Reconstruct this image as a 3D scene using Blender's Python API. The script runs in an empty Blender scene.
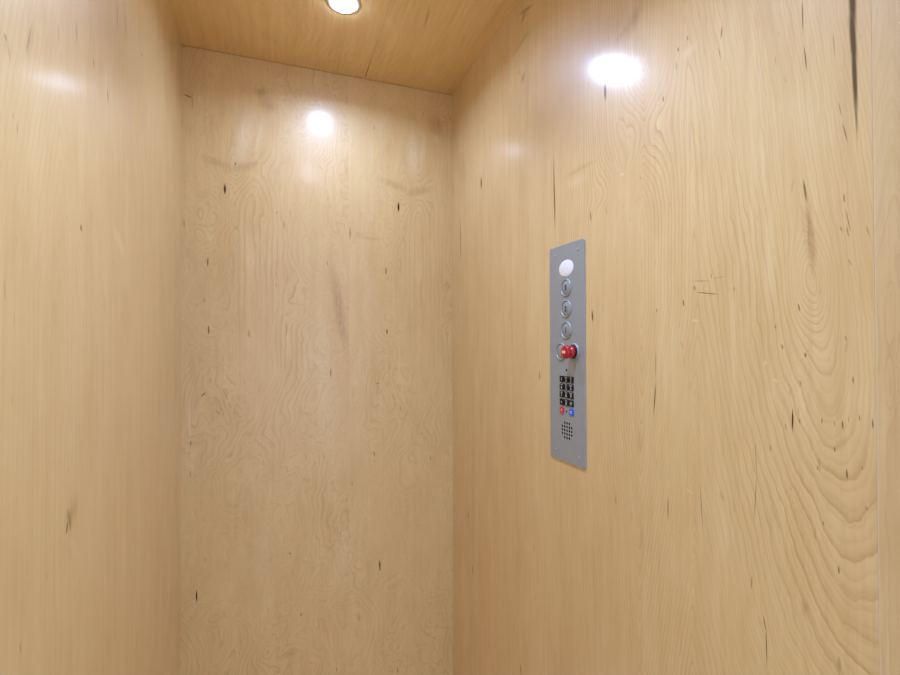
import bpy, bmesh, math
from mathutils import Matrix, Vector
PI = math.pi
scn = bpy.context.scene
COL = scn.collection

# ------------------------------------------------------------------ sizes (metres)
XL, XR = -0.2707, 0.6301          # left and right cab walls
YF, YB = 0.28, 1.70               # doorway side and back wall
CAM_Z = 1.34
ZC = CAM_Z + 0.9376               # ceiling height
XM = 0.5 * (XL + XR)
SEAM = 0.3425                     # joint between the two panels of the right wall

# ------------------------------------------------------------------ mineral streaks, knots and pale spots in the veneer, plus painted doorway sheen
# (u, v, lean, half width, half length, strength) in metres on each face
LED, BEAM, SKY, EXPO = 100.0, 4.7, 1.85, -0.67
R_dark = [(0.3616, 1.7548, -0.0126, 0.005, 0.0886, 0.85), (0.3613, 1.6931, -0.0347, 0.0042, 0.0567, 0.85), (0.3602, 1.65, -0.0293, 0.0032, 0.0638, 0.85), (0.3593, 1.6163, -0.025, 0.0017, 0.0499, 0.6), (0.4175, 1.7547, -0.0127, 0.001, 0.0265, 0.7), (0.4144, 1.6981, -0.0839, 0.001, 0.0194, 0.75), (0.3814, 1.6971, -0.0447, 0.0006, 0.0198, 0.45), (0.3758, 1.6162, -0.1722, 0.0007, 0.0118, 0.5), (0.3708, 1.5862, -0.2182, 0.0009, 0.014, 0.6), (0.9956, 1.6986, -0.0224, 0.0032, 0.104, 0.75), (0.9936, 1.6715, -0.0097, 0.0036, 0.0577, 0.6), (1.427, 1.8576, -0.0776, 0.0067, 0.0234, 0.8), (1.6129, 1.7122, -0.0455, 0.005, 0.0928, 0.6), (0.8049, 1.8477, -0.0283, 0.0052, 0.0207, 0.65), (0.8548, 1.6081, -0.0568, 0.0023, 0.0129, 0.7), (0.8509, 1.3961, -0.1045, 0.0031, 0.0149, 0.85), (0.4168, 1.5309, -0.1311, 0.002, 0.0173, 0.65), (0.4355, 1.2393, 0.0106, 0.0014, 0.0168, 1.0), (0.3707, 1.2495, -0.0899, 0.0005, 0.0052, 0.4), (0.6727, 1.3022, 0.031, 0.0013, 0.0281, 0.5), (0.6757, 1.2413, 0.0999, 0.0018, 0.033, 0.8), (0.6471, 1.0585, 0.0101, 0.0014, 0.0238, 0.7), (0.5785, 1.0805, -0.0555, 0.0011, 0.043, 0.55), (0.4757, 0.9542, -0.1994, 0.0011, 0.0137, 0.6), (0.4739, 0.9248, -0.012, 0.0011, 0.0315, 0.65), (0.6106, 1.4045, -0.1437, 0.0016, 0.0067, 0.8), (0.6694, 1.396, -0.1224, 0.0015, 0.0045, 0.6), (0.5564, 1.4417, -0.1785, 0.0011, 0.0048, 0.6), (0.5177, 1.4176, -0.0815, 0.001, 0.0044, 0.5), (0.5884, 1.4267, -0.1868, 0.002, 0.005, 0.55), (0.5752, 1.4363, -1.4497, 0.0011, 0.018, 0.4), (0.5656, 1.4161, -1.3992, 0.0012, 0.0261, 0.6), (0.5434, 1.4376, 1.5367, 0.0009, 0.0139, 0.3), (1.5084, 0.5744, -0.0957, 0.0048, 0.021, 0.6), (1.547, 0.7475, -0.1297, 0.0043, 0.0166, 0.6), (1.1734, 0.4547, -0.0755, 0.0034, 0.0167, 0.6), (1.0671, 1.2574, -0.0438, 0.0032, 0.0138, 0.6), (0.7812, 1.0304, -0.0318, 0.0015, 0.0106, 0.5), (0.6217, 1.8011, -0.0415, 0.0012, 0.0103, 0.5), (0.535, 1.8046, 0.0902, 0.0016, 0.0108, 0.6), (0.5388, 1.7766, -0.1911, 0.0011, 0.013, 0.45), (0.6172, 1.8263, -0.1078, 0.0022, 0.0045, 0.6), (0.5981, 1.834, -0.1722, 0.0019, 0.0056, 0.5), (0.6508, 1.7597, -0.0691, 0.002, 0.0072, 0.6), (0.7069, 1.642, -0.2421, 0.0013, 0.0051, 0.4), (0.3726, 1.5094, -0.077, 0.001, 0.0061, 0.6), (0.3687, 1.482, -0.165, 0.0007, 0.0179, 0.6), (0.3762, 1.4737, -0.2658, 0.001, 0.0039, 0.5), (0.3694, 1.4692, -0.1849, 0.0008, 0.0081, 0.6), (0.3487, 1.4653, -0.22, 0.0007, 0.0085, 0.5), (0.3672, 1.4331, -0.3854, 0.0008, 0.0054, 0.5), (0.4258, 1.3842, -0.2008, 0.0013, 0.006, 0.7), (0.4184, 1.3237, -0.1499, 0.0015, 0.0038, 0.75), (0.4476, 1.3336, -0.1567, 0.0012, 0.004, 0.6), (0.3723, 1.3441, -0.2405, 0.0008, 0.0042, 0.6), (0.3653, 1.296, -0.0449, 0.0009, 0.0046, 0.7), (0.4568, 1.3603, -0.2388, 0.001, 0.0028, 0.5), (0.3997, 1.2434, 0.0106, 0.0009, 0.0049, 0.65), (0.3857, 1.2419, -0.1448, 0.0007, 0.0035, 0.5), (0.3768, 1.2422, -0.0348, 0.0012, 0.0059, 0.75), (0.3594, 1.2529, -0.1004, 0.0008, 0.0045, 0.6), (0.3464, 1.2481, -0.0252, 0.0009, 0.0067, 0.75), (0.4267, 1.2394, -0.1552, 0.001, 0.0038, 0.6), (0.3858, 1.2115, -0.0556, 0.0011, 0.0041, 0.65), (0.4055, 1.1847, -0.152, 0.0009, 0.0036, 0.5), (0.3729, 1.1856, -0.0654, 0.0012, 0.0069, 0.75), (0.3572, 1.1958, -0.0784, 0.0008, 0.0028, 0.4), (0.439, 1.1494, -0.5169, 0.0008, 0.0038, 0.3), (0.4657, 1.1971, -0.055, 0.0011, 0.0053, 0.5), (0.3829, 1.0695, -0.0357, 0.0011, 0.0058, 0.7), (0.4249, 1.2879, -0.1529, 0.001, 0.0038, 0.5), (0.3535, 1.1516, -0.3903, 0.001, 0.0038, 0.4), (0.4864, 1.1784, -0.0397, 0.0008, 0.0296, 0.45), (0.4878, 1.1238, 0.0676, 0.0009, 0.039, 0.5), (0.4447, 1.2288, -0.1171, 0.0007, 0.0052, 0.5), (0.3993, 1.1187, -0.1873, 0.001, 0.0029, 0.6), (0.4946, 1.0031, 0.0457, 0.0013, 0.0107, 0.45), (1.1271, 2.2267, -1.2881, 0.0071, 0.0422, 0.4), (1.1398, 2.2176, 0.9882, 0.0078, 0.0199, 0.4), (1.165, 2.1524, 1.4335, 0.0053, 0.0577, 0.25), (1.6914, 1.9141, -0.0067, 0.0056, 0.0377, 0.3)]
R_brown = [(0.4108, 1.4707, -0.0707, 0.0055, 0.0663, 0.62), (0.418, 1.4807, -0.0959, 0.0056, 0.0403, 0.22), (0.4211, 1.0051, 0.0106, 0.0048, 0.0151, 0.35), (1.1467, 2.0551, 0.66, 0.0156, 0.0183, 0.5), (1.169, 2.0819, 0.6318, 0.0097, 0.0098, 0.5), (0.6144, 1.3358, -0.459, 0.0031, 0.0091, 0.4), (0.6105, 1.3113, -0.1151, 0.0025, 0.0164, 0.35), (0.7232, 1.9413, 0.8459, 0.022, 0.0414, 0.33), (0.7442, 1.9374, 1.2631, 0.013, 0.0411, 0.3), (0.7092, 1.8834, -0.7502, 0.0238, 0.0413, 0.12), (0.8905, 1.7211, -1.5531, 0.0077, 0.0676, 0.28), (0.7142, 1.1576, 0.0509, 0.0105, 0.0314, 0.25), (0.7083, 0.9838, -0.0283, 0.0082, 0.0331, 0.22), (0.7164, 1.6033, 0.8427, 0.0081, 0.0106, 0.1), (1.0746, 1.9032, -0.239, 0.065, 0.0812, 0.16), (1.5943, 1.9594, -0.6438, 0.0511, 0.12, 0.2), (0.5414, 1.1101, -0.3985, 0.0045, 0.0086, 0.35), (0.5509, 1.1096, -0.4032, 0.0018, 0.0022, 0.5), (0.5988, 1.2697, 0.0102, 0.003, 0.0097, 0.2), (1.2544, 2.1488, -0.4787, 0.044, 0.069, 0.2)]
R_pale = [(0.588, 1.3748, -1.4447, 0.0029, 0.0098, 0.35), (0.4575, 1.2888, -1.0091, 0.0027, 0.0056, 0.35), (0.4705, 1.3116, 0.603, 0.0028, 0.0051, 0.3), (0.6006, 1.0998, -1.3557, 0.0041, 0.0081, 0.3), (0.7568, 1.6639, -1.4962, 0.003, 0.0114, 0.4), (0.4648, 1.4512, 0.0253, 0.0085, 0.0947, 0.22), (0.5938, 1.8116, 1.3365, 0.0114, 0.0205, 0.25), (0.9034, 1.6975, -1.4912, 0.0156, 0.0469, 0.2), (0.4719, 1.5903, -0.066, 0.0038, 0.0566, 0.3)]
B_dark = [(-0.1482, 1.8368, 0.0176, 0.0044, 0.0193, 1.0), (0.4236, 1.8328, -0.0014, 0.0048, 0.02, 1.0), (-0.1971, 1.599, -0.042, 0.0023, 0.016, 0.85), (0.3774, 1.5985, -0.0011, 0.0027, 0.0144, 0.8), (-0.194, 1.3832, 0.0298, 0.0024, 0.0159, 0.9), (0.3808, 1.3817, -0.0011, 0.0031, 0.0125, 0.85), (0.1842, 1.2397, -0.0442, 0.0023, 0.0189, 0.75), (-0.2087, 1.1795, -0.7976, 0.0026, 0.0108, 0.75), (-0.2257, 0.5504, 0.0094, 0.0028, 0.0218, 1.0), (0.3538, 0.5528, 0.0379, 0.0034, 0.023, 0.95), (0.0871, 0.4322, 0.0009, 0.0023, 0.0083, 0.7), (0.0519, 0.6408, 0.5267, 0.0026, 0.0063, 0.6), (-0.2445, 0.9328, 0.0586, 0.002, 0.0126, 0.5), (-0.2434, 1.0278, -0.0608, 0.0025, 0.0109, 0.6), (-0.2545, 2.119, 1.2534, 0.0028, 0.0133, 0.75), (-0.2426, 2.1084, 0.0216, 0.0014, 0.0379, 0.5), (-0.1172, 1.923, -0.2829, 0.003, 0.0053, 0.7), (-0.1187, 1.918, -1.4469, 0.0022, 0.006, 0.4), (0.2501, 1.7253, 0.0139, 0.0023, 0.0245, 0.65), (-0.2639, 1.7161, 0.0328, 0.0018, 0.0141, 0.5), (0.0324, 1.7355, 0.0486, 0.0017, 0.0167, 0.5), (0.0095, 1.7754, 0.0014, 0.0022, 0.005, 0.5), (0.1489, 1.9427, 0.0979, 0.0017, 0.0085, 0.4), (0.1723, 1.6143, 0.0699, 0.002, 0.012, 0.45), (0.0083, 1.5339, 0.1577, 0.0017, 0.01, 0.4), (-0.2068, 1.4765, 0.0925, 0.0017, 0.0079, 0.5), (0.0391, 1.3931, 0.0328, 0.0016, 0.025, 0.4), (0.3345, 0.9482, 0.0826, 0.0029, 0.0107, 0.6), (0.5431, 0.9165, 0.169, 0.0021, 0.0113, 0.5), (0.2568, 0.8521, 0.0281, 0.0021, 0.0122, 0.5), (0.4299, 1.1041, 0.1434, 0.0019, 0.0128, 0.4), (0.3463, 1.1969, -1.4055, 0.0027, 0.0091, 0.5), (0.6236, 2.1865, 0.0429, 0.002, 0.0132, 0.4), (0.3945, 2.1848, 0.1708, 0.002, 0.0107, 0.35), (0.3354, 2.107, 0.1262, 0.0024, 0.0071, 0.4), (-0.0764, 1.3726, 0.0533, 0.0042, 0.0147, 0.35), (-0.1664, 1.1206, 0.8017, 0.0023, 0.0121, 0.35), (-0.2286, 1.4601, 0.1804, 0.0011, 0.008, 0.4), (0.2163, 0.6862, 0.0812, 0.0017, 0.0104, 0.5), (0.4176, 0.1708, 0.1233, 0.0019, 0.0147, 0.5), (0.2036, 0.2223, 0.1868, 0.0021, 0.009, 0.5)]
B_brown = [(0.2087, 1.4805, 0.1441, 0.0221, 0.1656, 0.64), (0.2206, 1.3927, 0.157, 0.0171, 0.0982, 0.6), (-0.0407, 2.1695, 0.2386, 0.0281, 0.0262, 0.6), (-0.0204, 2.1312, 0.835, 0.0283, 0.0398, 0.5), (0.5674, 2.1551, 0.0824, 0.0358, 0.0464, 0.6), (0.5714, 2.1387, 0.6366, 0.0199, 0.0462, 0.4), (-0.1676, 1.918, 1.348, 0.0161, 0.0655, 0.4), (-0.0939, 1.9147, -1.205, 0.0181, 0.0673, 0.4), (0.4043, 1.9121, 1.2999, 0.0185, 0.0726, 0.4), (0.498, 1.8972, -1.2856, 0.0192, 0.0717, 0.4), (-0.2121, 1.714, 1.518, 0.0057, 0.0355, 0.3), (0.3205, 1.711, 1.5429, 0.0071, 0.0534, 0.35), (0.2829, 1.7225, 1.4147, 0.0141, 0.0231, 0.25), (0.0865, 1.1092, 0.1194, 0.0097, 0.0272, 0.25), (-0.1909, 2.2007, 0.2325, 0.0146, 0.019, 0.2), (-0.2456, 2.0097, -1.5473, 0.0283, 0.0252, 0.2), (0.0236, 2.2538, 1.5502, 0.0225, 0.1579, 0.12)]
B_pale = [(-0.0919, 2.0085, -0.157, 0.0364, 0.1136, 0.5), (-0.0465, 2.0149, -0.1671, 0.0139, 0.0911, 0.3), (-0.0469, 2.1833, 0.9468, 0.0093, 0.0113, 0.5), (0.4783, 2.0272, 0.0663, 0.0287, 0.1115, 0.5), (0.5127, 2.0377, -0.1193, 0.0155, 0.0986, 0.3), (0.1651, 1.2128, 0.0811, 0.05, 0.4126, 0.22), (0.2239, 0.5924, 0.0409, 0.0344, 0.2074, 0.15), (-0.2485, 1.117, 0.0387, 0.0084, 0.0782, 0.3), (0.1221, 1.2829, 0.0967, 0.0393, 0.2048, 0.15)]  # the tall broad ones paint the doorway's reflected sheen into the colour
L_dark = [(0.646, 1.6693, 0.7279, 0.0019, 0.0047, 0.55), (0.6535, 1.6563, 0.4285, 0.0014, 0.0105, 0.35), (0.6985, 1.6994, -0.2882, 0.0028, 0.0248, 0.35), (0.8423, 1.7953, 0.1184, 0.0029, 0.0186, 0.4), (0.9142, 1.787, 0.1102, 0.0031, 0.0122, 0.5), (0.9838, 1.7684, 0.1016, 0.0035, 0.0159, 0.6), (1.0348, 1.9407, 0.063, 0.0039, 0.033, 0.4), (1.0887, 1.9586, 0.0623, 0.0039, 0.0377, 0.3), (0.865, 1.5133, 0.1182, 0.0041, 0.0059, 0.8), (0.828, 1.0912, 0.2911, 0.0057, 0.0196, 0.5), (0.8193, 1.0832, -0.3217, 0.003, 0.0105, 0.85), (0.6726, 1.5819, 0.0947, 0.0019, 0.0071, 0.4), (0.6635, 1.592, 0.1448, 0.0014, 0.0042, 0.3), (1.2094, 1.9683, 0.6041, 0.0077, 0.0038, 0.5), (0.7803, 1.754, 0.1056, 0.003, 0.0178, 0.22), (0.6884, 0.9944, 0.08, 0.0018, 0.0089, 0.4), (0.7552, 1.0454, 0.1869, 0.0014, 0.0084, 0.35)]
L_brown = [(0.841, 1.0984, -0.5991, 0.0195, 0.0319, 0.4), (0.8208, 1.0973, -0.0868, 0.0111, 0.017, 0.35), (0.7, 1.6959, -0.3637, 0.0086, 0.0368, 0.22), (0.6482, 1.6618, 0.5572, 0.0119, 0.014, 0.15), (0.7752, 1.3808, 0.0158, 0.0093, 0.0224, 0.18), (0.9754, 1.4062, 0.2196, 0.013, 0.0258, 0.15)]
L_pale = [(1.0559, 1.5297, 1.1085, 0.0188, 0.0629, 0.28), (1.0955, 1.4736, 0.1342, 0.0476, 0.0289, 0.15), (0.8418, 1.0491, 0.865, 0.0099, 0.0245, 0.2)]
C_dark = [(0.4122, 1.3156, -0.1295, 0.002, 0.0501, 0.4), (0.0407, 1.4329, -0.1663, 0.0028, 0.0296, 0.12)]
C_brown = [(0.412, 1.3102, -0.1915, 0.0057, 0.064, 0.2), (-0.0098, 1.5699, -0.9173, 0.0275, 0.0721, 0.12)]
C_pale = [(0.3225, 1.3889, -0.6546, 0.0206, 0.0706, 0.15)]


# ------------------------------------------------------------------ node helpers
class NT:
    def __init__(self, mat):
        self.nt = mat.node_tree
        self.N = self.nt.nodes
        self.L = self.nt.links
    def put(self, sock, v):
        if v is None: return
        if hasattr(v, 'is_output'): self.L.new(v, sock)
        else: sock.default_value = v
    def m(self, op, a, b=None, c=None, clamp=False):
        n = self.N.new('ShaderNodeMath'); n.operation = op; n.use_clamp = clamp
        self.put(n.inputs[0], a); self.put(n.inputs[1], b); self.put(n.inputs[2], c)
        return n.outputs[0]
    def vec(self, x, y, z=0.0):
        n = self.N.new('ShaderNodeCombineXYZ')
        self.put(n.inputs[0], x); self.put(n.inputs[1], y); self.put(n.inputs[2], z)
        return n.outputs[0]
    def noise(self, v, scale=1.0, detail=2.0, rough=0.5, dist=0.0):
        n = self.N.new('ShaderNodeTexNoise'); n.noise_dimensions = '3D'
        self.put(n.inputs['Vector'], v)
        n.inputs['Scale'].default_value = scale
        n.inputs['Detail'].default_value = detail
        n.inputs['Roughness'].default_value = rough
        n.inputs['Distortion'].default_value = dist
        return n.outputs['Fac']
    def rng(self, v, a, b, c, d, smooth=False):
        n = self.N.new('ShaderNodeMapRange'); n.clamp = True
        if smooth: n.interpolation_type = 'SMOOTHSTEP'
        self.put(n.inputs[0], v)
        for i, q in enumerate((a, b, c, d)): n.inputs[i + 1].default_value = q
        return n.outputs[0]
    def mix(self, f, a, b, mode='MIX'):
        n = self.N.new('ShaderNodeMix'); n.data_type = 'RGBA'; n.blend_type = mode
        self.put(n.inputs[0], f); self.put(n.inputs[6], a); self.put(n.inputs[7], b)
        return n.outputs[2]
    def mark(self, P, u, v, ang, hw, hl, s, soft=0.0):
        mp = self.N.new('ShaderNodeMapping'); mp.vector_type = 'TEXTURE'
        self.put(mp.inputs['Vector'], P)
        mp.inputs['Location'].default_value = (u, v, 0)
        mp.inputs['Rotation'].default_value = (0, 0, ang)
        mp.inputs['Scale'].default_value = (hw, hl, 1)
        ln = self.N.new('ShaderNodeVectorMath'); ln.operation = 'LENGTH'
        self.L.new(mp.outputs[0], ln.inputs[0])
        return self.rng(ln.outputs['Value'], soft, 1.15, s, 0.0, True)
    def marks(self, P, lst, soft):
        acc = None
        for f in lst:
            k = self.mark(P, *f, soft=soft)
            acc = k if acc is None else self.m('MAXIMUM', acc, k)
        return acc if acc is not None else 0.0

def principled(name, col, rough=0.5, metal=0.0, spec=0.5, coat=0.0):
    mat = bpy.data.materials.new(name); mat.use_nodes = True
    b = mat.node_tree.nodes['Principled BSDF']
    b.inputs['Base Color'].default_value = (*col, 1)
    b.inputs['Roughness'].default_value = rough
    b.inputs['Metallic'].default_value = metal
    b.inputs['Specular IOR Level'].default_value = spec
    b.inputs['Coat Weight'].default_value = coat
    return mat

def maple(name, axes, seed, cath=(), bumps=(), dark=(), brown=(), pale=(), strips=None, period=None,
          swirl=0.0, curl=0.0, lines=0.5, line_gap=0.012, warp=0.35, flecks=0.5, tint=(1, 1, 1), rough=0.145, fibre=1.0, stain=1.4, knot=(.40, .25, .13)):
    """Lacquered rotary-cut maple veneer: growth lines are the contours of a height field."""
    mat = bpy.data.materials.new(name); mat.use_nodes = True
    t = NT(mat)
    bs = t.N['Principled BSDF']
    bs.inputs['Specular IOR Level'].default_value = .55
    bs.inputs['Coat Weight'].default_value = 1.0
    tc = t.N.new('ShaderNodeTexCoord')
    sp = t.N.new('ShaderNodeSeparateXYZ'); t.L.new(tc.outputs['Object'], sp.inputs[0])
    u0 = sp.outputs[axes[0]]; v = sp.outputs[axes[1]]
    P0 = t.vec(u0, v)
    sid = 0.0
    u = u0
    if period:                                    # the veneer repeats from one strip to the next
        a, per = period
        u = t.m('WRAP', u0, a, a - per)
    if strips:                                    # strips of slightly different colour butted together
        for s in strips:
            sid = t.m('ADD', sid, t.m('GREATER_THAN', u0, s))
    off = t.m('MULTIPLY', sid, 3.7)
    # slow drift of the grain
    n_big = t.noise(t.vec(t.m('MULTIPLY', u, 4.0), t.m('MULTIPLY', v, 1.3), t.m('ADD', off, seed)), 1, 2, .5)
    n_mid = t.noise(t.vec(t.m('MULTIPLY', u, 16), t.m('MULTIPLY', v, 5), t.m('ADD', off, seed + 5)), 1, 2, .55)
    n_wob = t.noise(t.vec(t.m('MULTIPLY', u, 55), t.m('MULTIPLY', v, 26), seed + 9), 1, 2, .6)
    H = t.m('MULTIPLY', t.m('ADD', u, t.m('MULTIPLY', t.m('SUBTRACT', n_big, .5), warp)), 1.0 / line_gap)
    if swirl:
        n_s = t.noise(t.vec(t.m('MULTIPLY', u, 7.5), t.m('MULTIPLY', v, 5.0), seed + 21), 1, 2.5, .5, .6)
        H = t.m('ADD', H, t.m('MULTIPLY', n_s, swirl))
    for (cu, cv, a, b, lean, kind) in cath:
        dv = t.m('SUBTRACT', v, cv)
        du = t.m('SUBTRACT', t.m('SUBTRACT', u, cu), t.m('MULTIPLY', dv, lean))
        du = t.m('DIVIDE', t.m('ADD', du, t.m('MULTIPLY', t.m('SUBTRACT', n_mid, .5), a * 2.2)), a)
        dn = t.m('DIVIDE', t.m('MAXIMUM', t.m('MULTIPLY', dv, -1), 0), b)
        if kind == 'A':                           # arch pointing up
            dn = t.m('DIVIDE', t.m('MAXIMUM', dv, 0), b)
        if kind == 'U':
            d = t.m('SQRT', t.m('ADD', t.m('MULTIPLY', du, du), t.m('MULTIPLY', dn, dn)))
        else:
            d = t.m('ADD', t.m('SQRT', t.m('ADD', t.m('MULTIPLY', du, du), .3)), dn)
        H = t.m('SMOOTH_MIN', H, d, 1.5) if H is not None else d
    for (cu, cv, su, sv, amp) in bumps:
        mp = t.N.new('ShaderNodeMapping'); mp.vector_type = 'TEXTURE'
        t.L.new(t.vec(u, v), mp.inputs['Vector'])
        mp.inputs['Location'].default_value = (cu, cv, 0); mp.inputs['Scale'].default_value = (su, sv, 1)
        ln = t.N.new('ShaderNodeVectorMath'); ln.operation = 'LENGTH'; t.L.new(mp.outputs[0], ln.inputs[0])
        H = t.m('ADD', H, t.m('MULTIPLY', t.m('EXPONENT', t.m('MULTIPLY', t.m('POWER', ln.outputs['Value'], 2), -1)), amp))
    H = t.m('ADD', H, t.m('MULTIPLY', n_wob, .55))
    H = t.m('ADD', H, t.m('MULTIPLY', n_mid, .9))
    fr = t.m('FRACT', H)
    line = t.m('MULTIPLY', t.m('POWER', fr, 5.0), t.rng(fr, .93, 1.0, 1.0, 0.0))
    fr2 = t.m('FRACT', t.m('MULTIPLY', H, 2.37))
    line2 = t.m('MULTIPLY', t.m('POWER', fr2, 3.0), t.rng(fr2, .85, 1.0, 1.0, 0.0))
    band = t.m('SINE', t.m('MULTIPLY', H, 2.1))
    # fibres and pores
    fib = t.noise(t.vec(t.m('MULTIPLY', u, 420), t.m('MULTIPLY', v, 9), seed + 2), 1, 2, .6)
    fib2 = t.noise(t.vec(t.m('MULTIPLY', u, 110), t.m('MULTIPLY', v, 3.5), t.m('ADD', off, seed + 3)), 1, 3, .6)
    dash = t.noise(t.vec(t.m('ADD', t.m('MULTIPLY', u, 190), t.m('MULTIPLY', n_mid, 6)), t.m('MULTIPLY', v, 34), seed + 4), 1, 0, .5)
    dmask = t.rng(t.noise(t.vec(t.m('MULTIPLY', u, 6), t.m('MULTIPLY', v, 3), seed + 31), 1, 1, .5), .42, .62, 0, 1)
    dash = t.m('MULTIPLY', t.rng(dash, .77, .84, 0, flecks), dmask)
    blot = t.noise(t.vec(t.m('MULTIPLY', u, 7), t.m('MULTIPLY', v, 2.2), t.m('ADD', off, seed + 6)), 1, 2, .55)
    blot2 = t.noise(t.vec(t.m('MULTIPLY', u, 18), t.m('MULTIPLY', v, 6), seed + 7), 1, 3, .6)
    T = lambda c: tuple(c[i] * tint[i] * TONE[i] for i in range(3)) + (1,)
    col = t.mix(t.rng(blot, .3, .7, 0, 1), T((.735, .555, .365)), T((.745, .585, .385)))
    col = t.mix(t.rng(blot2, .5, .75, 0, .55), col, T((.66, .455, .265)))
    col = t.mix(t.rng(blot2, .25, .45, .6, 0), col, T((.80, .66, .48)))
    stripe = t.noise(t.vec(t.m('ADD', t.m('MULTIPLY', u, 34), t.m('MULTIPLY', n_mid, 1.6)), t.m('MULTIPLY', v, 1.1), t.m('ADD', off, seed + 50)), 1, 2, .55)
    col = t.mix(t.rng(stripe, .52, .72, 0, .30 * fibre), col, T((.62, .44, .26)))
    col = t.mix(t.rng(stripe, .28, .46, .34 * fibre, 0), col, T((.84, .71, .53)))
    if curl:                                      # rippled figure
        cw = t.noise(t.vec(t.m('MULTIPLY', u, 14), t.m('MULTIPLY', v, 70), seed + 8), 1, 2, .5, 1.2)
        col = t.mix(t.rng(cw, .5, .62, 0, curl), col, T((.60, .43, .26)))
    lm = t.m('MULTIPLY', t.rng(n_mid, .3, .6, .35, 1), t.rng(t.noise(t.vec(t.m('MULTIPLY', u, 5), t.m('MULTIPLY', v, 2.2), seed + 40), 1, 1, .5), .38, .6, .25, 1))
    col = t.mix(t.m('MULTIPLY', t.m('MULTIPLY', line, lm), lines), col, T((.47, .30, .15)))
    col = t.mix(t.m('MULTIPLY', line2, lines * .4), col, T((.52, .35, .19)))
    col = t.mix(t.m('MULTIPLY', t.m('ADD', band, 1), .06), col, T((.62, .45, .28)))
    col = t.mix(t.rng(fib2, .52, .75, 0, .38 * fibre), col, T((.56, .38, .21)))
    col = t.mix(t.rng(fib2, .25, .46, .3 * fibre, 0), col, T((.84, .70, .52)))
    col = t.mix(t.rng(fib, .55, .8, 0, .25 * fibre), col, T((.58, .41, .24)))
    if strips:
        col = t.mix(t.m('MULTIPLY', t.m('MODULO', sid, 2), .14), col, T((.80, .66, .47)))
    wob = t.m('MULTIPLY', t.m('SUBTRACT', t.noise(t.vec(t.m('MULTIPLY', u0, 60), t.m('MULTIPLY', v, 18), seed + 12), 1, 2, .6), .5), .009)
    Pw = t.vec(t.m('ADD', u0, wob), v)
    soft = t.rng(t.m('ADD', t.m('MULTIPLY', fib2, .5), t.m('MULTIPLY', t.noise(t.vec(t.m('MULTIPLY', u, 130), t.m('MULTIPLY', v, 45), seed + 60), 1, 2, .6), .5)), .38, .6, .45, 1.1)
    if pale: col = t.mix(t.m('MULTIPLY', soft, t.marks(Pw, [f[:5] + (min(.9, f[5] * 1.4),) for f in pale], .0)), col, T((.88, .80, .72)))
    if brown: col = t.mix(t.m('MULTIPLY', soft, t.marks(Pw, [f[:5] + (min(.9, f[5] * stain),) for f in brown], .1)), col, T(knot))
    col = t.mix(dash, col, (.30, .17, .07, 1))
    if dark:
        wob2 = t.m('MULTIPLY', wob, .12)
        dk = t.marks(t.vec(t.m('ADD', u0, wob2), v), dark, .35)
        col = t.mix(dk, col, (.045, .023, .008, 1))
        t.put(bs.inputs['Specular IOR Level'], t.m('MULTIPLY', t.m('SUBTRACT', 1.0, dk), .55))
        t.put(bs.inputs['Coat Weight'], t.m('SUBTRACT', 1.0, t.m('MULTIPLY', dk, .7)))
    t.put(bs.inputs['Base Color'], col)
    bs.inputs['Roughness'].default_value = .42
    bs.inputs['Coat Roughness'].default_value = rough
    bs.inputs['Coat IOR'].default_value = 1.42
    # faint ripple of the lacquer along the grain
    h = t.m('ADD', t.m('MULTIPLY', fib2, .6), t.m('MULTIPLY', line, .13))
    h = t.m('ADD', h, t.m('MULTIPLY', n_wob, .25))
    bp = t.N.new('ShaderNodeBump'); bp.inputs['Strength'].default_value = .35; bp.inputs['Distance'].default_value = .00045
    t.put(bp.inputs['Height'], h)
    t.L.new(bp.outputs[0], bs.inputs['Coat Normal'])
    t.L.new(bp.outputs[0], bs.inputs['Normal'])
    return mat

# ------------------------------------------------------------------ mesh helpers
def link(name, me, parent=None):
    o = bpy.data.objects.new(name, me); COL.objects.link(o)
    if parent: o.parent = parent
    return o

def obj(name, bm, mats, parent=None, smooth=False):
    me = bpy.data.meshes.new(name)
    bmesh.ops.recalc_face_normals(bm, faces=bm.faces[:])
    bm.to_mesh(me); bm.free()
    for m in (mats if isinstance(mats, (list, tuple)) else [mats]): me.materials.append(m)
    if smooth:
        for p in me.polygons: p.use_smooth = True
    return link(name, me, parent)

def box(bm, x0, x1, y0, y1, z0, z1, mi=0, bevel=0.0):
    vs = [bm.verts.new((x, y, z)) for x in (x0, x1) for y in (y0, y1) for z in (z0, z1)]
    fs = []
    for q in ((0, 1, 3, 2), (4, 6, 7, 5), (0, 4, 5, 1), (2, 3, 7, 6), (0, 2, 6, 4), (1, 5, 7, 3)):
        f = bm.faces.new([vs[i] for i in q]); f.material_index = mi; fs.append(f)
    if bevel:
        es = list({e for f in fs for e in f.edges})
        bmesh.ops.bevel(bm, geom=es, offset=bevel, segments=2, affect='EDGES', profile=.6)

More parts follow.
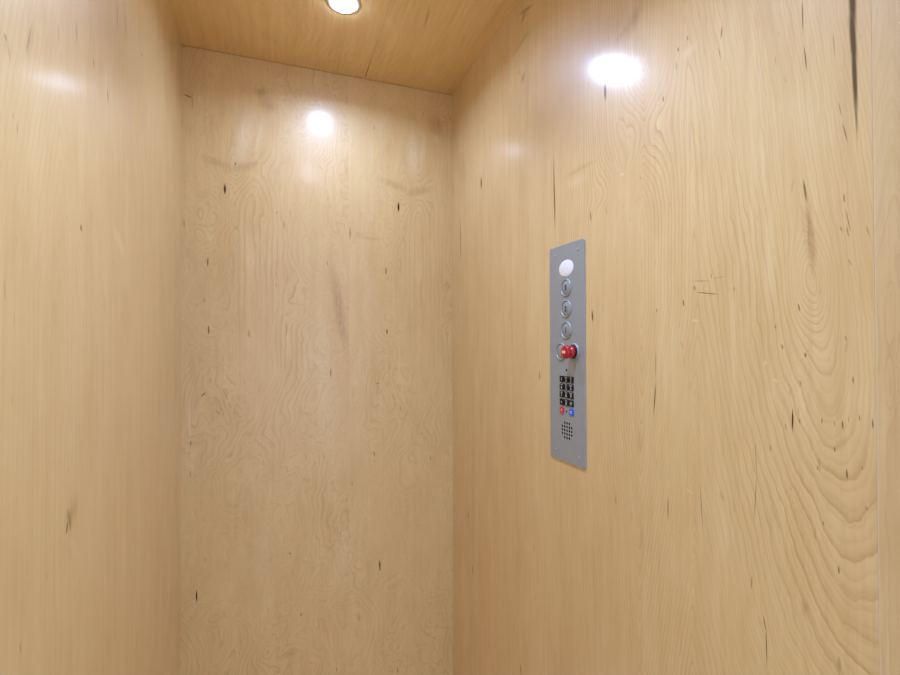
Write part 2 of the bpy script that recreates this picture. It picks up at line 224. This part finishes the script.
def lathe(bm, prof, seg=40, cx=0.0, cy=0.0, sx=1.0, sy=1.0, mi=0):
    """Revolve (radius, z) pairs about the local z axis; closes at radius 0."""
    rings = []
    for r, z in prof:
        if r < 1e-6: rings.append([bm.verts.new((cx, cy, z))])
        else: rings.append([bm.verts.new((cx + r * sx * math.cos(2 * PI * k / seg), cy + r * sy * math.sin(2 * PI * k / seg), z)) for k in range(seg)])
    for a, b in zip(rings, rings[1:]):
        for k in range(seg):
            l = (k + 1) % seg
            if len(a) == 1 and len(b) == 1: continue
            if len(a) == 1: f = bm.faces.new((a[0], b[k], b[l]))
            elif len(b) == 1: f = bm.faces.new((a[k], a[l], b[0]))
            else: f = bm.faces.new((a[k], a[l], b[l], b[k]))
            f.material_index = mi

def rounded(w, h, r, cx=0, cy=0, n=6):
    pts = []
    for (sx, sy, a0) in ((1, 1, 0), (-1, 1, 90), (-1, -1, 180), (1, -1, 270)):
        for k in range(n + 1):
            a = math.radians(a0 + 90 * k / n)
            pts.append((cx + sx * (w / 2 - r) + r * math.cos(a), cy + sy * (h / 2 - r) + r * math.sin(a)))
    return pts

def slab(bm, outline, z0, z1, bevel=0.0, mi=0):
    """Extrude an outline from z0 to z1 with a small chamfer on the front edge."""
    cx = sum(p[0] for p in outline) / len(outline); cy = sum(p[1] for p in outline) / len(outline)
    w = max(p[0] for p in outline) - cx; h = max(p[1] for p in outline) - cy
    def ring(z, ins): return [bm.verts.new((cx + (x - cx) * (1 - ins / w), cy + (y - cy) * (1 - ins / h), z)) for x, y in outline]
    rs = [ring(z0, 0), ring(z1 - bevel, 0)] + ([ring(z1 - bevel * .3, bevel * .3), ring(z1, bevel)] if bevel else [])
    n = len(outline)
    for a, b in zip(rs, rs[1:]):
        for k in range(n):
            f = bm.faces.new((a[k], a[(k + 1) % n], b[(k + 1) % n], b[k])); f.material_index = mi
    bm.faces.new(rs[0][::-1]).material_index = mi
    bm.faces.new(rs[-1]).material_index = mi

def text(name, body, size, x, y, z, mat, parent, depth=.00012, bold=0.0):
    cu = bpy.data.curves.new(name, 'FONT'); cu.body = body; cu.size = size
    cu.align_x = 'CENTER'; cu.align_y = 'CENTER'; cu.extrude = depth; cu.resolution_u = 4; cu.offset = bold
    tmp = bpy.data.objects.new(name, cu); COL.objects.link(tmp)
    dg = bpy.context.evaluated_depsgraph_get()
    me = bpy.data.meshes.new_from_object(tmp.evaluated_get(dg), depsgraph=dg)
    bpy.data.objects.remove(tmp); bpy.data.curves.remove(cu)
    xs = [q.co.x for q in me.vertices]; ys = [q.co.y for q in me.vertices]
    ox, oy = .5 * (min(xs) + max(xs)), .5 * (min(ys) + max(ys))
    for q in me.vertices: q.co = (q.co.x - ox + x, q.co.y - oy + y, q.co.z + z)
    me.materials.clear(); me.materials.append(mat)
    me.name = name
    return link(name, me, parent)

def join_mesh(bm, me):
    bm.from_mesh(me)

def structure(o):
    o['kind'] = 'structure'
    return o

# ------------------------------------------------------------------ materials
PER = 0.57
TONE = (1.0, .945, .68)          # honey tone of the lacquered maple
LAMP = (.73, .95, 1.48)         # cool white lamps
DZ = CAM_Z - 1.14
fold = lambda u: (u - 0.2456) % PER + 0.2456 - PER
M_back = maple('maple_back', ('X', 'Z'), 3.0, knot=(.50, .33, .20), cath=[(-.072, 1.05 + DZ, .016, .045, 0, 'V')],
               bumps=[(-.036, 1.975 + DZ, .05, .05, 6), (-.11, 1.70 + DZ, .09, .06, 4), (-.13, 1.80 + DZ, .03, .12, 3), (.2086 - PER, 1.2 + DZ, .03, .11, 5)],
               dark=B_dark, brown=B_brown, pale=B_pale, strips=[0.2456], period=(0.2456, PER),
               swirl=15, lines=.8, line_gap=.03, warp=.25, flecks=.3, fibre=.45)
ZU, ZV = (.455, .62), (CAM_Z - .09, CAM_Z + .06)     # the wall is meshed in zones so that each carries only the marks that lie on it
ZONES = [(a, b, c, d) for a, b in ((SEAM, ZU[0]), (ZU[0], ZU[1]), (ZU[1], YB + .02)) for c, d in ((0, ZV[0]), (ZV[0], ZV[1]), (ZV[1], ZC + .02))]
def inside(lst, z):
    r = []
    for f in lst:
        du = abs(f[4] * math.sin(f[2])) + f[3] * 1.2 + .006; dv = abs(f[4] * math.cos(f[2])) * 1.2 + f[3] + .004
        if f[0] + du > z[0] and f[0] - du < z[1] and f[1] + dv > z[2] and f[1] - dv < z[3]: r.append(f)
    return r
M_right = [maple('maple_right', ('Y', 'Z'), 7.0, cath=[(.4075, 1.1922 + DZ, .0105, .042, .13, 'U'), (.7053, 1.20 + DZ, .0075, .045, -.02, 'V')],
                bumps=[(.412, 1.215 + DZ, .022, .05, -6), (.70, 1.52 + DZ, .06, .09, 8), (.80, 1.44 + DZ, .05, .06, 5)],
                dark=inside(R_dark, z), brown=inside(R_brown, z), pale=inside(R_pale, z), strips=[1.008, 1.118], swirl=1.0, lines=1.0, line_gap=.009, warp=.14, flecks=.4, stain=1.3, fibre=.8) for z in ZONES]
M_return = maple('maple_return', ('Y', 'Z'), 11.5, cath=[(.325, 1.22 + DZ, .008, .05, 0, 'A')], bumps=[(.327, 1.18 + DZ, .006, .05, 2), (.329, 1.09 + DZ, .005, .03, 2)],
                 pale=[(.3400, .8395 + DZ, 0, .0012, .0012, 1.0)], lines=.45, swirl=2.0, line_gap=.012, warp=.14, flecks=.3, tint=(.96, .97, 1.02))
M_left = maple('maple_left', ('Y', 'Z'), 15.2, cath=[(.79, 1.20 + DZ, .012, .05, 0, 'A')],
               dark=L_dark, brown=L_brown, pale=L_pale, lines=.42, line_gap=.010, warp=.16, swirl=2.2, flecks=.3, fibre=.6)
M_ceil = maple('maple_ceiling', ('X', 'Y'), 21.0, cath=[(.02, 1.5, .02, .05, .1, 'A')], bumps=[(-.05, 1.45, .08, .08, 5)],
               dark=C_dark, brown=C_brown, pale=C_pale, strips=[.301], swirl=6, lines=.42, line_gap=.014, warp=.2, flecks=.15, tint=(1.08, 1.02, .90))
M_edge = principled('raw_edge', (.70, .57, .38), .7, spec=.1)
M_gap = principled('dark_joint', (.05, .03, .015), .8)
M_white = principled('white_paint', (.60, .60, .58), .5)
M_trimw = principled('white_enamel', (.86, .86, .86), .35)
M_dark = principled('black_plastic_hole_shade', (.006, .006, .007), .5, spec=.2)
M_key = principled('key_black', (.008, .008, .009), .55, spec=.25)
M_ink = principled('white_ink', (.60, .60, .60), .6)
M_num = principled('dark_engraving', (.03, .03, .032), .6)
M_red = principled('red_plastic', (.42, .003, .012), .25, coat=.2)
M_redkey = principled('red_key', (.60, .03, .06), .4)
M_bluekey = principled('blue_key', (.02, .13, .75), .35)
M_lens = principled('frosted_window', (.86, .87, .90), .35)
M_orange = principled('pale_print', (.95, .62, .42), .5)
M_sill = principled('aluminium_sill', (.55, .55, .56), .4, 1.0)

def brushed(name, col, rough, metal=.85, line=.06):
    mat = bpy.data.materials.new(name); mat.use_nodes = True
    t = NT(mat); b = t.N['Principled BSDF']
    tc = t.N.new('ShaderNodeTexCoord'); sp = t.N.new('ShaderNodeSeparateXYZ'); t.L.new(tc.outputs['Object'], sp.inputs[0])
    n = t.noise(t.vec(t.m('MULTIPLY', sp.outputs[0], 2600), t.m('MULTIPLY', sp.outputs[1], 60), 0), 1, 2, .6)
    n2 = t.noise(t.vec(t.m('MULTIPLY', sp.outputs[0], 60), t.m('MULTIPLY', sp.outputs[1], 60), 3), 1, 3, .6)
    c = t.mix(t.rng(n, .35, .65, 0, 1), (*[q * (1 - line) for q in col], 1), (*[q * (1 + line) for q in col], 1))
    c = t.mix(t.rng(n2, .4, .7, 0, .12), c, (*[q * .8 for q in col], 1))
    t.put(b.inputs['Base Color'], c)
    b.inputs['Metallic'].default_value = metal
    t.put(b.inputs['Roughness'], t.rng(n, .3, .7, rough - .06, rough + .08))
    return mat
M_steel = brushed('brushed_steel', (.358, .398, .415), .42, .35)
M_ring = brushed('polished_ring', (.36, .40, .43), .38, .5, .02)
M_cap = brushed('button_steel', (.36, .40, .42), .34, .4, .05)

def lamp_mat(name, strength, col):
    mat = bpy.data.materials.new(name); mat.use_nodes = True
    b = mat.node_tree.nodes['Principled BSDF']
    b.inputs['Base Color'].default_value = (.9, .9, .9, 1)
    b.inputs['Emission Color'].default_value = (*col, 1)
    b.inputs['Emission Strength'].default_value = strength
    return mat
M_led = lamp_mat('led_lens', LED, LAMP)

M_led2 = lamp_mat('led_lens_dim', LED * .55, LAMP)

def floor_mat():
    mat = bpy.data.materials.new('vinyl_plank'); mat.use_nodes = True
    t = NT(mat); b = t.N['Principled BSDF']
    tc = t.N.new('ShaderNodeTexCoord'); sp = t.N.new('ShaderNodeSeparateXYZ'); t.L.new(tc.outputs['Object'], sp.inputs[0])
    n = t.noise(t.vec(t.m('MULTIPLY', sp.outputs[0], 60), t.m('MULTIPLY', sp.outputs[1], 4), 0), 1, 4, .6)
    pl = t.m('FRACT', t.m('MULTIPLY', sp.outputs[0], 7))
    c = t.mix(t.rng(n, .3, .7, 0, 1), (.68, .52, .33, 1), (.76, .60, .40, 1))
    c = t.mix(t.rng(pl, .0, .02, .5, 0), c, (.25, .17, .10, 1))
    t.put(b.inputs['Base Color'], c); b.inputs['Roughness'].default_value = .4
    return mat
M_floor = floor_mat()

# ------------------------------------------------------------------ the cab
T = .019
bm = bmesh.new(); box(bm, XL - T, XL, YF, YB + T, 0, ZC + T); structure(obj('wall_left', bm, M_left))
bm = bmesh.new(); box(bm, XL, XR, YB, YB + T, 0, ZC - .0018); structure(obj('wall_back', bm, M_back))
bm = bmesh.new(); box(bm, XR, XR + T, SEAM + .0006, YB + T, 0, ZC + T)
for co_, no_ in [((0, y, 0), (0, 1, 0)) for y in ZU] + [((0, 0, z), (0, 0, 1)) for z in ZV]:
    bmesh.ops.bisect_plane(bm, geom=bm.verts[:] + bm.edges[:] + bm.faces[:], plane_co=co_, plane_no=no_)
for f in bm.faces:
    c = f.calc_center_median()
    f.material_index = 3 * sum(c.y > y for y in ZU) + sum(c.z > z for z in ZV)
structure(obj('wall_right', bm, M_right))
bm = bmesh.new(); box(bm, XR, XR + T, YF, SEAM - .0009, 0, ZC + T); structure(obj('wall_right_return', bm, M_return))
bm = bmesh.new(); box(bm, XR + .0003, XR + T, SEAM - .0009, SEAM + .0006, 0, ZC); structure(obj('trim_1', bm, M_edge))
# ceiling: two sheets that meet in a fine wedge-shaped joint
bm = bmesh.new()
def sheet(pts):
    lo = [bm.verts.new((x, y, ZC)) for x, y in pts]; hi = [bm.verts.new((x, y, ZC + T)) for x, y in pts]
    n = len(pts)
    bm.faces.new(lo); bm.faces.new(hi[::-1])
    for k in range(n): bm.faces.new((lo[k], lo[(k + 1) % n], hi[(k + 1) % n], hi[k]))
sheet([(XL, YF), (.3008, YF), (.3008, 1.45), (.3002, YB + T), (XL, YB + T)])
sheet([(.3012, YF), (XR, YF), (XR, YB + T), (.3026, YB + T), (.3012, 1.45)])
box(bm, .295, .307, YF, YB + T, ZC + T - .004, ZC + T + .004, 1)
structure(obj('ceiling', bm, [M_ceil, M_gap]))
bm = bmesh.new(); box(bm, XL - T, XR + T, YF, YB + T, -.03, 0); structure(obj('floor', bm, M_floor))
# doorway side and the landing the photographer stands on
bm = bmesh.new()
box(bm, -1.4, -.20, YF - .10, YF, -.03, 2.6)
box(bm, .585, 1.9, YF - .10, YF, -.03, 2.6)
box(bm, -.20, .585, YF - .10, YF, 2.04, 2.6)
structure(obj('wall_front', bm, M_white))
bm = bmesh.new(); box(bm, -.20, .585, YF - .10, YF, -.03, .0); structure(obj('trim_2', bm, M_sill))
bm = bmesh.new(); box(bm, -1.4, 1.9, -2.6, YF - .10, -.03, 0); structure(obj('floor_landing', bm, M_floor))

# ------------------------------------------------------------------ ceiling lights
def downlight(y, label, mat, power, spread):
    root = bpy.data.objects.new('downlight', None); COL.objects.link(root)
    root.location = (XM, y, ZC)
    root['label'] = label; root['category'] = 'ceiling light'; root['group'] = 'round downlights in the cab ceiling'
    bm = bmesh.new()
    lathe(bm, [(.0302, -.0002), (.0302, -.0030), (.0325, -.0040), (.0430, -.0024), (.0465, -.0002), (.0302, -.0002)], 56)
    obj('trim_ring', bm, M_trimw, root, True)
    bm = bmesh.new()
    lathe(bm, [(.0301, -.0002), (.0301, -.0050), (.0285, -.0085), (.023, -.0108), (.013, -.0121), (0, -.0125)], 48)
    obj('light_lens', bm, mat, root, True)['label'] = 'glowing frosted white lens'
    lg = bpy.data.lights.new('light_source', 'AREA'); lg.shape = 'DISK'; lg.size = .055
    lg.energy = power; lg.color = LAMP; lg.spread = math.radians(spread)
    lo = bpy.data.objects.new('light_source', lg); COL.objects.link(lo); lo.parent = root; lo.location = (0, 0, -.0132)
    return root
downlight(1.338, 'round white recessed downlight glowing in the wooden ceiling, nearest the back wall', M_led, BEAM * 1.15, 156)
downlight(0.650, 'second round downlight in the wooden ceiling, nearest the doorway, dimmer than the first', M_led2, BEAM * 1.5, 112)

# ------------------------------------------------------------------ control panel (local x to the right, y up, z out of the wall)
PY, PZ, PW, PH = .944, CAM_Z - .273, .1395, .499
panel = bpy.data.objects.new('control_panel', None); COL.objects.link(panel)
panel.matrix_world = Matrix(((0, 0, -1, XR), (-1, 0, 0, PY), (0, 1, 0, PZ), (0, 0, 0, 1)))
panel['label'] = 'tall brushed steel elevator control panel with red knob and keypad on right wall'
panel['category'] = 'control panel'

F = .0030                                        # front of the plate
bm = bmesh.new(); slab(bm, rounded(PW, PH, .007, 0, PH / 2), .0002, F, .0008)
plate = obj('faceplate', bm, M_steel, panel)
holes = bmesh.new()
for r, n in enumerate((3, 5, 5, 5, 3)):
    for k in range(n):
        lathe(holes, [(0, -.002), (.0029, -.002), (.0029, .006), (0, .006)], 14, (k - (n - 1) / 2) * .0092 + .0015, .073 + (2 - r) * .0083)
lathe(holes, [(0, -.002), (.0026, -.002), (.0026, .006), (0, .006)], 14, 0.0, .2104)
lathe(holes, [(0, -.002), (.0024, -.002), (.0024, .006), (0, .006)], 14, 0.0, .1165)
cut = obj('cutter', holes, M_dark, panel)
bo = plate.modifiers.new('holes', 'BOOLEAN'); bo.object = cut; bo.operation = 'DIFFERENCE'; bo.solver = 'EXACT'
bpy.context.view_layer.update()
dg = bpy.context.evaluated_depsgraph_get()
me = bpy.data.meshes.new_from_object(plate.evaluated_get(dg), depsgraph=dg)
plate.modifiers.clear(); plate.data = me; me.name = 'faceplate'
me.materials.clear(); me.materials.append(M_steel)
me.materials.append(M_dark)
for p in me.polygons:
    c = p.center
    p.material_index = 1 if abs(p.normal.z) < .5 and abs(c.x) < .035 and .03 < c.y < .23 else 0  # hole walls coloured black to stand for the shade inside them
bpy.data.objects.remove(cut)
bm = bmesh.new(); slab(bm, rounded(.062, .056, .003, 0, .073), .00025, .0007)  # black sheets behind the holes put their shade into the colour
obj('speaker_backing', bm, M_dark, panel)['label'] = 'black sheet behind the speaker holes, standing in for their shade'
bm = bmesh.new(); slab(bm, rounded(.012, .012, .002, 0, .2104), .00025, .0007)
obj('microphone', bm, M_dark, panel)['label'] = 'black pinhole above the keypad'
bm = bmesh.new(); slab(bm, rounded(.012, .012, .002, 0, .1165), .00025, .0007)
obj('indicator_light', bm, M_dark, panel)['label'] = 'black pinhole between the red and blue keys'

for sx in (-1, 1):
    for sy in (.021, PH - .021):
        bm = bmesh.new(); lathe(bm, [(.0034, F - .0002), (.0034, F + .0006), (.0024, F + .0011), (.0008, F + .0011), (.0006, F + .0005), (0, F + .0005)], 18, sx * .046, sy)
        obj('screw', bm, M_steel, panel, True)
# oval position window
bm = bmesh.new(); lathe(bm, [(.0190, F - .0002), (.0190, F + .0006), (.0182, F + .0010), (0, F + .0014)], 56, .0015, .443, 1.5, 1.0)
obj('display_window', bm, M_lens, panel, True)['label'] = 'white frosted oval window'

def push_button(x, y, numeral=None, label=None):
    bm = bmesh.new()
    lathe(bm, [(.0202, F - .0002), (.0202, F + .0014), (.0194, F + .0026), (.0182, F + .0028), (.0170, F + .0020), (.0166, F + .0004), (.0166, F - .0002)], 48, x, y)
    r = obj('call_button', bm, M_ring, panel, True); r['label'] = label
    bm = bmesh.new()
    lathe(bm, [(.0160, F - .0002), (.0160, F + .0010), (.0153, F + .0016), (0, F + .0019)], 40, x, y)
    obj('button_cap', bm, M_cap, r, True)
    if numeral: text('numeral', numeral, .0165, x, y, F + .0020, M_num, r, bold=.0007)
    return r
push_button(.001, .3986, '3', 'round steel floor button marked 3')
push_button(.001, .3504, '2', 'round steel floor button marked 2')
push_button(.001, .3015, '1', 'round steel floor button marked 1')
push_button(-.0205, .2525, None, 'round steel button half hidden by the red knob')

# red stop knob
SX, SY = .0310, .2525
bm = bmesh.new(); lathe(bm, [(.0198, F - .0002), (.0198, F + .0022), (.0186, F + .0034), (.0150, F + .0034), (.0150, F - .0002)], 44, SX, SY)
stop = obj('stop_button', bm, M_ring, panel, True); stop['label'] = 'emergency stop button with red mushroom knob'
bm = bmesh.new(); lathe(bm, [(.0150, F), (.0150, F + .0046), (.0140, F + .0050), (0, F + .0050)], 40, SX, SY)
obj('collar', bm, M_dark, stop, True)
bm = bmesh.new()
lathe(bm, [(.0118, F + .004), (.0132, F + .005), (.0142, F + .008), (.0138, F + .0115), (.0112, F + .0135), (.0108, F + .0145), (.0136, F + .0165), (.0150, F + .0190),
           (.0150, F + .0225), (.0143, F + .0255), (.0110, F + .0271), (0, F + .0276)], 48, SX, SY)
knob = obj('knob', bm, M_red, stop, True); knob['label'] = 'glossy red mushroom knob'
bm = bmesh.new()
slab(bm, rounded(.0052, .0062, .0010, SX - .0034, SY), F + .0270, F + .0279); slab(bm, rounded(.0052, .0062, .0010, SX + .0034, SY), F + .0270, F + .0279)
obj('knob_print', bm, M_orange, stop)['label'] = 'pale print on the end of the knob'

# keypad
KX, KY = (-.0172, .0015, .0202), (.1893, .1716, .1540, .1364)
KEYS = (('1', ''), ('2', 'ABC'), ('3', 'DEF'), ('4', 'GHI'), ('5', 'JKL'), ('6', 'MNO'), ('7', 'PRS'), ('8', 'TUV'), ('9', 'WXY'), ('*', ''), ('0', 'OPER'), ('#', ''))
for i, (d, s) in enumerate(KEYS):
    x, y = KX[i % 3], KY[i // 3]
    bm = bmesh.new(); slab(bm, rounded(.0160, .0142, .0016, x, y), F - .0002, F + .0022, .0007)
    k = obj('keypad_key', bm, M_key, panel); k['label'] = 'black keypad key marked %s' % {'*': 'star', '#': 'hash'}.get(d, d)
    text('numeral', d, .0105 if s else .0115, x, y - (.0018 if s else 0), F + .0023, M_ink, k)
    if s: text('letters', s, .0042 if len(s) < 4 else .0036, x, y + .0046, F + .0023, M_ink, k)
for x, m, lab in ((-.0172, M_redkey, 'red key'), (.0202, M_bluekey, 'blue key')):
    bm = bmesh.new(); slab(bm, rounded(.0160, .0142, .0016, x, .1172), F - .0002, F + .0022, .0007)
    k = obj('keypad_key', bm, m, panel); k['label'] = lab + ' below the number keys'
    bm = bmesh.new()
    if x < 0:
        slab(bm, rounded(.0022, .0070, .0006, x - .0015, .1172), F + .0021, F + .0024); slab(bm, rounded(.0050, .0018, .0005, x + .0006, .1196), F + .0021, F + .0024)
    else:
        slab(bm, rounded(.0080, .0018, .0005, x, .1190), F + .0021, F + .0024); slab(bm, rounded(.0080, .0018, .0005, x, .1156), F + .0021, F + .0024)
    obj('symbol', bm, M_ink, k)

# ------------------------------------------------------------------ daylight from the landing
w = bpy.data.worlds.new('World'); scn.world = w; w.use_nodes = True
w.node_tree.nodes['Background'].inputs[0].default_value = (.88, .96, 1.16, 1)
w.node_tree.nodes['Background'].inputs[1].default_value = SKY

# ------------------------------------------------------------------ camera
cam = bpy.data.cameras.new('Camera'); co = bpy.data.objects.new('Camera', cam); COL.objects.link(co)
cam.sensor_width = 36; cam.lens = 19.308; cam.clip_start = .02
co.matrix_world = Matrix.Translation((0, 0, CAM_Z)) @ Matrix.Rotation(math.radians(-20.06), 4, 'Z') @ Matrix.Rotation(math.radians(90.652), 4, 'X') @ Matrix.Rotation(-.00258, 4, 'Z')
scn.camera = co
vs = scn.view_settings
vs.view_transform = 'Standard'; vs.look = 'None'; vs.gamma = 1; vs.use_curve_mapping = False; vs.exposure = EXPO
scn.cycles.use_denoising = True
scn.cycles.max_bounces = 16; scn.cycles.diffuse_bounces = 10; scn.cycles.glossy_bounces = 6
